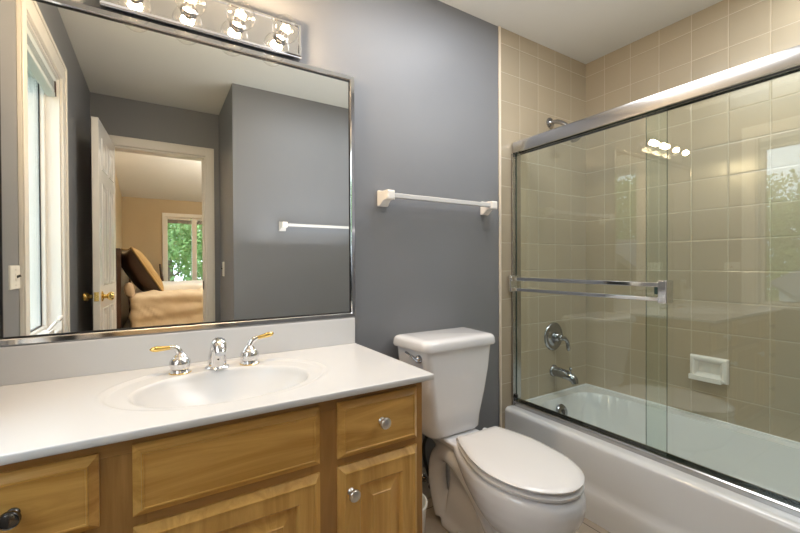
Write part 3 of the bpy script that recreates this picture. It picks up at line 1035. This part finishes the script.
q.tube([(1.73, UY1 - 0.001, UZ + 0.003), (UX1 - 0.002, UY1 - 0.001, UZ + 0.003)], 0.006, 8)
obj('caulk_bead', q, TUBW, tub)
q = MB()
ofx, ofz = 1.960, 0.262
ofy = -0.098
q.lathe([(0.041, -0.004), (0.041, 0.004), (0.035, 0.009), (0.012, 0.010), (0.002, 0.011)], (ofx, ofy + 0.002, ofz), (0, -0.93, 0.36), 32)
q.box(ofx - 0.004, ofx + 0.004, ofy - 0.022, ofy - 0.004, ofz - 0.016, ofz + 0.016)
tag(obj('overflow_plate', q, CHROMED, tub, bevel=0.001), 'round chrome overflow plate')
q = MB()
q.lathe([(0.028, 0), (0.026, 0.004), (0.010, 0.006), (0.002, 0.006)], (1.985, -0.24, 0.0475), (0, 0, 1), 24)
tag(obj('tub_drain', q, CHROMED, tub), 'round chrome drain')

# tub spout, valve, shower head
YT = -0.004
sp_ = thing('tub_spout', 'chrome tub spout on tan tile above the overflow', 'spout', (2.006, YT, 0.466))
q = MB()
q.lathe([(0.035, 0.0), (0.035, 0.006), (0.030, 0.013)], (2.006, YT, 0.468), (0, -1, 0), 28)
q.tube([(2.006, YT - 0.008, 0.468), (2.008, YT - 0.05, 0.466), (2.009, YT - 0.09, 0.462), (2.010, YT - 0.118, 0.456), (2.010, YT - 0.136, 0.442), (2.010, YT - 0.140, 0.424)],
       [0.029, 0.0285, 0.027, 0.0255, 0.022, 0.019], 24)
so_ = obj('spout_body', q, CHROMED, sp_, angle=50)
q = MB()
q.tube([(2.010, YT - 0.112, 0.476), (2.010, YT - 0.112, 0.498)], 0.004, 10)
q.sphere((2.010, YT - 0.112, 0.502), 0.009, 14, 10)
obj('diverter_knob', q, CHROMED, so_)

va = thing('shower_valve', 'round chrome shower valve with lever handle on tan tile', 'valve', (2.005, YT, 0.672))
q = MB()
q.lathe([(0.083, 0.0), (0.083, 0.004), (0.076, 0.010), (0.066, 0.011), (0.062, 0.008), (0.054, 0.009), (0.048, 0.014), (0.030, 0.017)], (2.005, YT, 0.672), (0, -1, 0), 44)
obj('escutcheon', q, CHROMED, va, angle=50)
q = MB()
q.lathe([(0.027, 0.015), (0.027, 0.032), (0.022, 0.038), (0.017, 0.042), (0.017, 0.060), (0.013, 0.066), (0.002, 0.068)], (2.005, YT, 0.672), (0, -1, 0), 28)
q.tube(bez((2.008, YT - 0.055, 0.670), (2.025, YT - 0.062, 0.668), (2.040, YT - 0.068, 0.660), (2.046, YT - 0.070, 0.630)) + [Vector((2.049, YT - 0.071, 0.605)), Vector((2.050, YT - 0.071, 0.592))],
       [0.013] * 6 + [0.011] * 7 + [0.0125, 0.005], 16)
tag(obj('lever_handle', q, CHROMED, va, angle=50), 'chrome lever')

sh = thing('overhead_shower', 'chrome shower head on bent arm high on tan tile', 'shower head', (1.978, YT, 1.93))
q = MB()
q.lathe([(0.032, 0), (0.031, 0.005), (0.020, 0.014), (0.012, 0.018)], (1.978, YT, 1.932), (0, -1, 0), 28)
obj('flange', q, CHROMED, sh)
q = MB()
arm = bez((1.978, YT - 0.01, 1.932), (1.980, -0.065, 1.935), (1.990, -0.095, 1.905), (2.002, -0.125, 1.862), 12)
q.tube(arm, 0.0125, 14)
obj('arm', q, CHROMED, sh)
q = MB()
ax = Vector((0.18, -0.50, -0.84)).normalized()
q.lathe([(0.012, -0.004), (0.015, 0.006), (0.012, 0.014), (0.016, 0.024), (0.030, 0.044), (0.036, 0.056), (0.036, 0.062), (0.030, 0.066), (0.002, 0.066)], (2.002, -0.125, 1.862), ax, 30)
obj('spray_head', q, CHROMED, sh)

# ceramic soap dish
sd = thing('soap_dish', 'white ceramic soap dish set into the long tiled wall', 'soap dish', (XR, -0.67, 0.575))
q = MB()
SY0, SY1, SZ0, SZ1 = -0.745, -0.585, 0.520, 0.642


def sdr(x, ins, lo=0):
    return [(x, SY0 + ins, SZ0 + ins + lo), (x, SY1 - ins, SZ0 + ins + lo), (x, SY1 - ins, SZ1 - ins), (x, SY0 + ins, SZ1 - ins)]


q.loft([sdr(XR, 0), sdr(XR - 0.012, 0), sdr(XR - 0.024, 0.004), sdr(XR - 0.027, 0.010), sdr(XR - 0.026, 0.020), sdr(XR - 0.018, 0.027, 0.004), sdr(XR - 0.004, 0.033, 0.006)], True, True)
q.box(XR - 0.060, XR - 0.020, SY0 + 0.012, SY1 - 0.012, SZ0 + 0.006, SZ0 + 0.020)
q.box(XR - 0.064, XR - 0.054, SY0 + 0.012, SY1 - 0.012, SZ0 + 0.006, SZ0 + 0.032)
obj('dish_body', q, CERAM, sd, bevel=0.004, bseg=3)

# ------------------------------------------------------------------ sliding tub doors
dg = thing('sliding_tub_door', 'sliding glass tub enclosure with polished metal header and track', 'shower door', (1.685, -0.73, UZ))
EY0, EY1 = YB + 0.008, -0.006
q = MB()
hp = [(1.652, 1.706), (1.652, 1.752), (1.656, 1.764), (1.664, 1.768), (1.708, 1.768), (1.716, 1.760), (1.716, 1.704), (1.710, 1.704), (1.710, 1.722), (1.689, 1.722), (1.689, 1.706), (1.685, 1.706), (1.685, 1.722), (1.664, 1.722), (1.664, 1.706)]
q.loft([[(px, y, pz) for px, pz in hp] for y in (EY0, EY1 - 0.008)])
tag(obj('header_rail', q, ALU, dg, angle=30), 'polished aluminium header rail')
q = MB()
q.box(1.664, 1.710, EY0, EY1, 1.7225, 1.726)
obj('header_channel', q, BLACK, dg, smooth=False)
q = MB()
tp = [(1.657, UZ + 0.0006), (1.657, UZ + 0.020), (1.662, UZ + 0.024), (1.667, UZ + 0.022), (1.668, UZ + 0.006), (1.684, UZ + 0.006), (1.684, UZ + 0.016), (1.688, UZ + 0.016), (1.688, UZ + 0.006), (1.707, UZ + 0.006), (1.708, UZ + 0.026), (1.715, UZ + 0.026), (1.715, UZ + 0.0006)]
q.loft([[(px, y, pz) for px, pz in tp] for y in (EY0, EY1)])
tag(obj('bottom_track', q, ALU, dg, angle=30), 'polished metal bottom track')
q = MB()
for y0, y1 in ((EY1 - 0.012, EY1 + 0.001), (EY0 - 0.001, EY0 + 0.012)):
    q.box(1.648, 1.664, y0, y1, UZ + 0.002, 1.705); q.box(1.664, 1.712, y0, y1, UZ + 0.028, 1.703)
tag(obj('wall_jamb', q, ALU, dg, bevel=0.002), 'upright metal jamb')


def glass_panel(name, x0, x1, y0, y1, z0, z1):
    q = MB()
    fs = q.box(x0, x1, y0, y1, z0, z1)
    for f_ in (fs[0], fs[1], fs[2], fs[4]):
        f_.material_index = 1
    return obj(name, q, [SHGLASS, GLEDGE], dg, smooth=False)


op = glass_panel('outer_glass_panel', 1.671, 1.677, -0.765, -0.020, UZ + 0.010, 1.721)
ip = glass_panel('inner_glass_panel', 1.695, 1.701, EY0 + 0.014, -0.677, UZ + 0.010, 1.721)
# twin-rail towel bar on the outer panel
q = MB()
for z0, z1 in ((1.015, 1.034), (0.960, 0.977)):
    q.box(1.622, 1.634, -0.757, -0.012, z0, z1)
hb = obj('towel_rail', q, CHROME, op, bevel=0.003, bseg=3)
tag(hb, 'twin chrome towel rail')
for y0, y1 in ((-0.789, -0.757), (-0.028, -0.010)):
    q = MB()
    q.box(1.616, 1.671, y0, y1, 0.954, 1.042)
    obj('rail_bracket', q, CHROME, op, bevel=0.004, bseg=3)
q = MB(); q.box(1.6665, 1.671, -0.752, -0.722, 0.984, 1.014)
tag(obj('finger_pull', q, [GLEDGE], op, bevel=0.001), 'small dark square finger pull')
q = MB(); q.box(1.660, 1.672, -0.030, -0.016, 0.375, 0.392)
obj('bumper', q, BLACK, dg, bevel=0.002)

# ------------------------------------------------------------------ the bedroom beyond the doorway
BX0, BX1, BY0, BY1 = -0.50, 3.3, -6.9, YF - 0.12
bz0, bz1 = 2.30, 3.08
mb = MB(); mb.box(BX0 - 0.15, BX1 + 0.15, BY0 - 0.15, YF - 0.06, -0.08, -0.002)
struct('floor_bedroom', mb, CARPET, 'beige bedroom carpet', smooth=False)
mb = MB()
mb.loft([[(x, BY0 - 0.15, bz0 - 0.025), (x, BY1 + 0.12, bz1 + 0.02), (x, BY1 + 0.12, bz1 + 0.12), (x, BY0 - 0.15, bz0 + 0.1)] for x in (BX0 - 0.15, BX1 + 0.15)])
struct('ceiling_bedroom', mb, BEDCEIL, 'sloping white bedroom ceiling', smooth=False)
mb = MB(); mb.box(BX0 - 0.12, BX0, BY0, BY1, 0, 3.1)
struct('wall_bedroom_left', mb, TANW, 'tan bedroom wall behind the headboard', smooth=False)
mb = MB(); mb.box(BX1, BX1 + 0.12, BY0, BY1, 0, 3.1)
struct('wall_bedroom_right', mb, TANW, 'tan bedroom side wall', smooth=False)
mb = MB(); mb.box(XB + 0.02, BX1 + 0.12, BY1 - 0.01, BY1, 0, 3.1); mb.box(BX0 - 0.12, XB + 0.02, BY1 - 0.01, BY1, 2.07, 3.1); mb.box(BX0 - 0.12, DX0 - 0.01, BY1 - 0.01, BY1, 0, 2.07); mb.box(DX1 + 0.01, XB + 0.02, BY1 - 0.01, BY1, 0, 2.07)
mb.box(BX0 - 0.12, BX1 + 0.12, BY1, BY1 + 0.1, ZC + 0.08, 3.1)
struct('wall_bedroom_near', mb, TANW, 'tan bedroom wall on the doorway side', smooth=False)
QX0, QX1, QZ0, QZ1 = 0.150, 1.25, 0.62, 1.985
mb = MB()
mb.box(BX0 - 0.12, QX0, BY0 - 0.14, BY0, 0, 2.33)
mb.box(QX1, BX1 + 0.12, BY0 - 0.14, BY0, 0, 2.33)
mb.box(QX0, QX1, BY0 - 0.14, BY0, 0, QZ0)
mb.box(QX0, QX1, BY0 - 0.14, BY0, QZ1, 2.33)
struct('wall_bedroom_far', mb, TANW, 'tan bedroom wall around the garden window', smooth=False)
q = MB()
for x0, x1, z0, z1 in ((QX0 - 0.05, QX0, QZ0 - 0.05, QZ1 + 0.07), (QX1, QX1 + 0.05, QZ0 - 0.05, QZ1 + 0.07), (QX0, QX1, QZ1, QZ1 + 0.07), (QX0, QX1, QZ0 - 0.05, QZ0)):
    q.box(x0, x1, BY0, BY0 + 0.02, z0, z1)
w2 = struct('window_2', q, TRIMW, 'white bedroom window looking onto green trees', bevel=0.003)
q = MB()
xm = 0.622
for x0, x1 in ((QX0, QX0 + 0.035), (xm - 0.042, xm + 0.042), (QX1 - 0.035, QX1)):
    q.box(x0, x1, BY0 - 0.10, BY0 - 0.03, QZ0, QZ1)
for x0, x1 in ((QX0 + 0.035, xm - 0.06), (xm + 0.042, QX1 - 0.035)):
    q.box(x0, x1, BY0 - 0.10, BY0 - 0.03, QZ0, QZ0 + 0.04)
    q.box(x0, x1, BY0 - 0.10, BY0 - 0.03, QZ1 - 0.04, QZ1)
obj('window_frame', q, TRIMW, w2, bevel=0.003)
for x0, x1 in ((QX0 + 0.03, xm - 0.037), (xm + 0.037, QX1 - 0.03)):
    q = MB(); q.box(x0, x1, BY0 - 0.067, BY0 - 0.063, QZ0 + 0.035, QZ1 - 0.035)
    obj('window_pane', q, WGLASS, w2, smooth=False)
q = MB()
for x0, x1 in ((QX0 + 0.036, xm - 0.043), (xm + 0.043, QX1 - 0.036)):
    q.box(x0, x1, BY0 - 0.05, BY0 - 0.031, QZ1 - 0.11, QZ1 - 0.041)
tag(obj('window_shade', q, PEWTER, w2), 'dark rolled shade at window head')

# bed
bd = thing('bed', 'bed with tan cover and dark wood headboard, seen through the doorway', 'bed', (0.75, -5.1, 0))


def soft_box(q, x0, x1, y0, y1, z0, z1, r, amp, n=(40, 40, 16), fr=6.0, seed=0.0, mi=0):
    """a box with rounded edges and cloth-like wrinkles"""
    cx, cy, cz = (x0 + x1) / 2, (y0 + y1) / 2, (z0 + z1) / 2
    hx, hy, hz = (x1 - x0) / 2, (y1 - y0) / 2, (z1 - z0) / 2
    cache = {}

    def pt(ix, iy, iz):
        key = (ix, iy, iz)
        if key in cache: return cache[key]
        p = Vector(((2 * ix / n[0] - 1) * hx, (2 * iy / n[1] - 1) * hy, (2 * iz / n[2] - 1) * hz))
        inner = Vector((max(-hx + r, min(hx - r, p.x)), max(-hy + r, min(hy - r, p.y)), max(-hz + r, min(hz - r, p.z))))
        dv = p - inner
        nn = dv.normalized() if dv.length > 1e-9 else Vector((0, 0, 1))
        if dv.length > 1e-9: p = inner + nn * r
        s1 = noise.noise(Vector((p.x * fr * 0.5, p.y * fr, p.z * fr * 1.6 + seed)))
        s2 = noise.noise(Vector((p.x * fr * 1.7 + 5 + p.z * 9, p.y * fr, p.z * fr + seed)))
        p = p + nn * amp * (s1 + 0.6 * abs(s2))
        cache[key] = q.bm.verts.new((cx + p.x, cy + p.y, cz + p.z))
        return cache[key]
    for (A, B, Cx) in ((0, 1, 2), (0, 2, 1), (1, 2, 0)):
        for end in (0, n[Cx]):
            for i in range(n[A]):
                for k in range(n[B]):
                    idx = []
                    for di, dk in ((0, 0), (1, 0), (1, 1), (0, 1)):
                        t = [0, 0, 0]; t[A] = i + di; t[B] = k + dk; t[Cx] = end
                        idx.append(pt(*t))
                    f_ = q.bm.faces.new(idx); f_.material_index = mi


q = MB(); soft_box(q, -0.26, 1.75, -6.12, -4.13, 0.30, 0.760, 0.07, 0.034, (70, 60, 24), 6.5)
obj('bed_cover', q, SHEET, bd, angle=180)
q = MB(); soft_box(q, -0.05, 1.72, -6.10, -4.75, 0.72, 0.835, 0.04, 0.012, (40, 40, 6), 6.0, 3.0)
tag(obj('bed_sheet', q, WHITES, bd, angle=180), 'white folded sheet')
q = MB(); q.box(-0.37, 1.73, -6.1, -4.16, 0.10, 0.31)
obj('bed_base', q, DKWOOD, bd, bevel=0.01)
q = MB()
q.box(-0.435, -0.375, -6.2, -4.14, 0.0, 1.22)
q.box(-0.470, -0.345, -4.14, -4.04, 0.0, 1.30)
q.box(-0.470, -0.345, -6.29, -6.2, 0.0, 1.30)
q.box(-0.45, -0.37, -6.2, -4.14, 1.20, 1.27)
obj('headboard', q, DKWOOD, bd, bevel=0.008)


def pillow(name, label, c, size, thick, rot, m1, m2, group=None):
    t = thing(name, label, 'pillow', c, group)
    M_ = Matrix.Rotation(rot[2], 4, 'Z') @ Matrix.Rotation(rot[1], 4, 'Y') @ Matrix.Rotation(rot[0], 4, 'X')
    c = Vector(c)
    n = 24
    q = MB()
    grids = []
    for s_ in (-1, 1):
        g_ = []
        for i in range(n + 1):
            row = []
            for k in range(n + 1):
                u_, v_ = 2 * i / n - 1, 2 * k / n - 1
                pin = 1 - 0.10 * (u_ * u_ * (1 - v_ * v_) * 0 + (1 - abs(v_)) * abs(u_) ** 4 * 0.6)
                h_ = max(0, (1 - u_ ** 4) * (1 - v_ ** 4)) ** 0.55
                h_ *= 1 + 0.10 * noise.noise(Vector((u_ * 3, v_ * 3, s_ * 2.0)))
                p = Vector((s_ * h_ * thick * (0.62 if s_ < 0 else 0.38), u_ * size[0] / 2 * pin, v_ * size[1] / 2 * (1 - 0.07 * abs(v_) ** 4 * (1 - u_ * u_))))
                row.append(q.bm.verts.new(c + (M_ @ p)))
            g_.append(row)
        for i in range(n):
            for k in range(n):
                q.bm.faces.new((g_[i][k], g_[i + 1][k], g_[i + 1][k + 1], g_[i][k + 1])).material_index = 1 if (s_ > 0 and m2) else 0
        grids.append(g_)
    bmesh.ops.remove_doubles(q.bm, verts=q.bm.verts, dist=0.0006)
    obj('pillow_body', q, [m1, m2] if m2 else m1, t, angle=180)
    if m2:
        q = MB()
        pts = []
        N_ = 40
        for e in range(4):
            for k in range(N_):
                w_ = 2 * k / N_ - 1
                u_, v_ = ((w_, -1), (1, w_), (-w_, 1), (-1, -w_))[e]
                p = Vector((0, u_ * size[0] / 2 * (1 - 0.06 * (1 - abs(v_)) * abs(u_) ** 4), v_ * size[1] / 2 * (1 - 0.07 * abs(v_) ** 4 * (1 - u_ * u_))))
                pts.append(c + (M_ @ p))
        pts.append(pts[0])
        q.tube(pts, (0.012), 8)
        obj('braid_edge', q, m2, t, angle=180)
    return t


pillow('bed_pillow', 'large dark brown and gold pillow leaning on the headboard', (-0.150, -4.56, 1.035), (0.54, 0.66), 0.25, (0, math.radians(-31), math.radians(-14)), BROWNF, GOLDF)
pillow('bed_pillow', 'tan pillow tucked behind the large brown one', (-0.265, -4.22, 0.81), (0.16, 0.18), 0.10, (0, math.radians(-12), 0), PILLTAN, None)

fs_ = thing('wooden_stick', 'dark slanted slender stick beside the bedroom window', 'stick', (0.10, -6.7, 0))
q = MB(); q.tube([(0.16, -6.72, 0.0), (0.10, -6.75, 0.74), (0.06, -6.77, 1.12)], [0.03, 0.028, 0.016], 10)
obj('shaft', q, DKWOOD, fs_)

# ------------------------------------------------------------------ outdoors
GZ = -2.9
mb = MB(); mb.quad((-70, -70, GZ), (70, -70, GZ), (70, 40, GZ), (-70, 40, GZ))
struct('ground', mb, GRASS, 'green lawn outside', smooth=False)


def leaf_mesh(name, n, rx, rz, size, m_):
    me_b = bmesh.new()
    rnd = random.Random(sum(map(ord, name)) + n)
    blobs = [(Vector((rnd.uniform(-.7, .7) * rx, rnd.uniform(-.7, .7) * rx, rnd.uniform(-.75, .75) * rz)), rnd.uniform(.3, .55)) for _ in range(22)]
    for i in range(n):
        c, s_ = rnd.choice(blobs)
        dv = Vector((rnd.gauss(0, 1), rnd.gauss(0, 1), rnd.gauss(0, 1))).normalized()
        p = c + Vector((dv.x * rx, dv.y * rx, dv.z * rz)) * s_ * rnd.uniform(0.55, 1.0)
        a1 = Vector((rnd.gauss(0, 1), rnd.gauss(0, 1), rnd.gauss(0, 1))).normalized()
        b1 = a1.cross(Vector((rnd.gauss(0, 1), rnd.gauss(0, 1), rnd.gauss(0, 1)))).normalized()
        s2 = size * rnd.uniform(0.6, 1.3)
        me_b.faces.new([me_b.verts.new(p + a1 * s2), me_b.verts.new(p + b1 * s2 * 0.5), me_b.verts.new(p - a1 * s2), me_b.verts.new(p - b1 * s2 * 0.5)])
    me = bpy.data.meshes.new(name)
    me_b.to_mesh(me); me_b.free()
    me.materials.append(m_)
    return me


LM = [leaf_mesh('leaf_crown', 14000, 2.4, 3.6, 0.10, LEAF2), leaf_mesh('leaf_crown_loose', 6500, 3.0, 4.2, 0.11, LEAF), leaf_mesh('leaf_bush', 8000, 2.2, 1.7, 0.08, LEAF2)]


def tree(label, x, y, zc, kind, s_, group):
    t = thing('garden_tree' if kind < 2 else 'garden_shrub', label, 'tree' if kind < 2 else 'shrub', (x, y, GZ), group)
    o = link('foliage', LM[kind], t, (0, 0, zc - GZ))
    o.scale = (s_, s_, s_)
    o.rotation_euler = (0, 0, x * 1.7 + y)
    o['kind'] = 'stuff'
    q = MB()
    hh = zc - GZ + 1.0 * s_
    q.tube([(x, y, GZ), (x + 0.1, y, GZ + hh * 0.4), (x - 0.05, y + 0.1, GZ + hh * 0.75), (x, y, GZ + hh)], [0.22 * s_, 0.17 * s_, 0.12 * s_, 0.03], 10)
    for k in range(7):
        an = k * 2.4
        zz = zc - 2.2 * s_ + k * 0.45 * s_
        q.tube(bez((x, y, zz), (x + math.cos(an) * 0.6 * s_, y + math.sin(an) * 0.6 * s_, zz + 0.5 * s_), (x + math.cos(an) * 1.2 * s_, y + math.sin(an) * 1.2 * s_, zz + 0.8 * s_), (x + math.cos(an) * 2.0 * s_, y + math.sin(an) * 2.0 * s_, zz + 1.5 * s_), 5), [0.07 * s_, 0.05 * s_, 0.045 * s_, 0.035 * s_, 0.02 * s_, 0.01], 6)
    obj('trunk', q, BARK, t)


for x, y, zc, k, s_ in ((-3.4, -14.0, 1.2, 0, 1.0), (3.2, -14.0, 1.4, 0, 1.0), (0.6, -24.5, 3.0, 0, 1.25), (10.2, -14.5, 1.4, 0, 1.0), (-10.0, -21.0, 2.2, 0, 1.1)):
    tree('green tree outside the bedroom window', x, y, zc, k, s_, 'trees outside the bedroom window')
for x, y in ((0.6, -10.0), (4.8, -9.8)):
    tree('low green shrub below the bedroom window', x, y, -0.6, 2, 0.75, 'shrubs outside the bedroom window')
for x, y, zc, k, s_ in ((-42.0, 4.5, 4.6, 1, 1.5), (-39.0, 16.5, 3.6, 1, 1.4), (-30.5, 6.0, 1.2, 0, 1.3), (-13, -6.4, 1.2, 0, 1.0), (-10, -13.0, 1.6, 0, 1.0), (-21.5, -4.0, 1.0, 0, 1.0)):
    tree('green tree beyond the bathroom window', x, y, zc, k, s_, 'trees outside the bathroom window')

# neighbouring house whose roof shows in the shower glass
hs = thing('neighbour_house', 'pale neighbouring house with grey shingle roof, reflected in shower glass', 'house', (-14, 3.5, GZ))
p0, p1 = Vector((-3.4, -0.73, 0)), Vector((-23, 5.56, 0))
ev = (p1 - p0).normalized(); nv = Vector((-ev.y, ev.x, 0))
if nv.y > 0: nv = -nv
q = MB()
a0, a1 = p0 + nv * 0.35 + ev * 0.35, p1 + nv * 0.35 - ev * 0.35
b0, b1 = p0 + nv * 4.65 + ev * 0.35, p1 + nv * 4.65 - ev * 0.35
q.loft([[Vector((v.x, v.y, zz)) for v in (a0, a1, b1, b0)] for zz in (GZ, 0.02)])
obj('house_wall', q, SIDING, hs, smooth=False)
q = MB()
r0, r1 = p0 + nv * 2.5, p1 + nv * 2.5
e0, e1 = p0 + nv * 5.0, p1 + nv * 5.0
up = Vector((0, 0, 1))
q.loft([[P + up * (-0.02), R_ + up * 1.45, E_ + up * (-0.02), E_ + up * 0.10, R_ + up * 1.58, P + up * 0.10] for P, R_, E_ in ((p0, r0, e0), (p1, r1, e1))])
obj('house_roof', q, SHINGLE, hs, smooth=False)
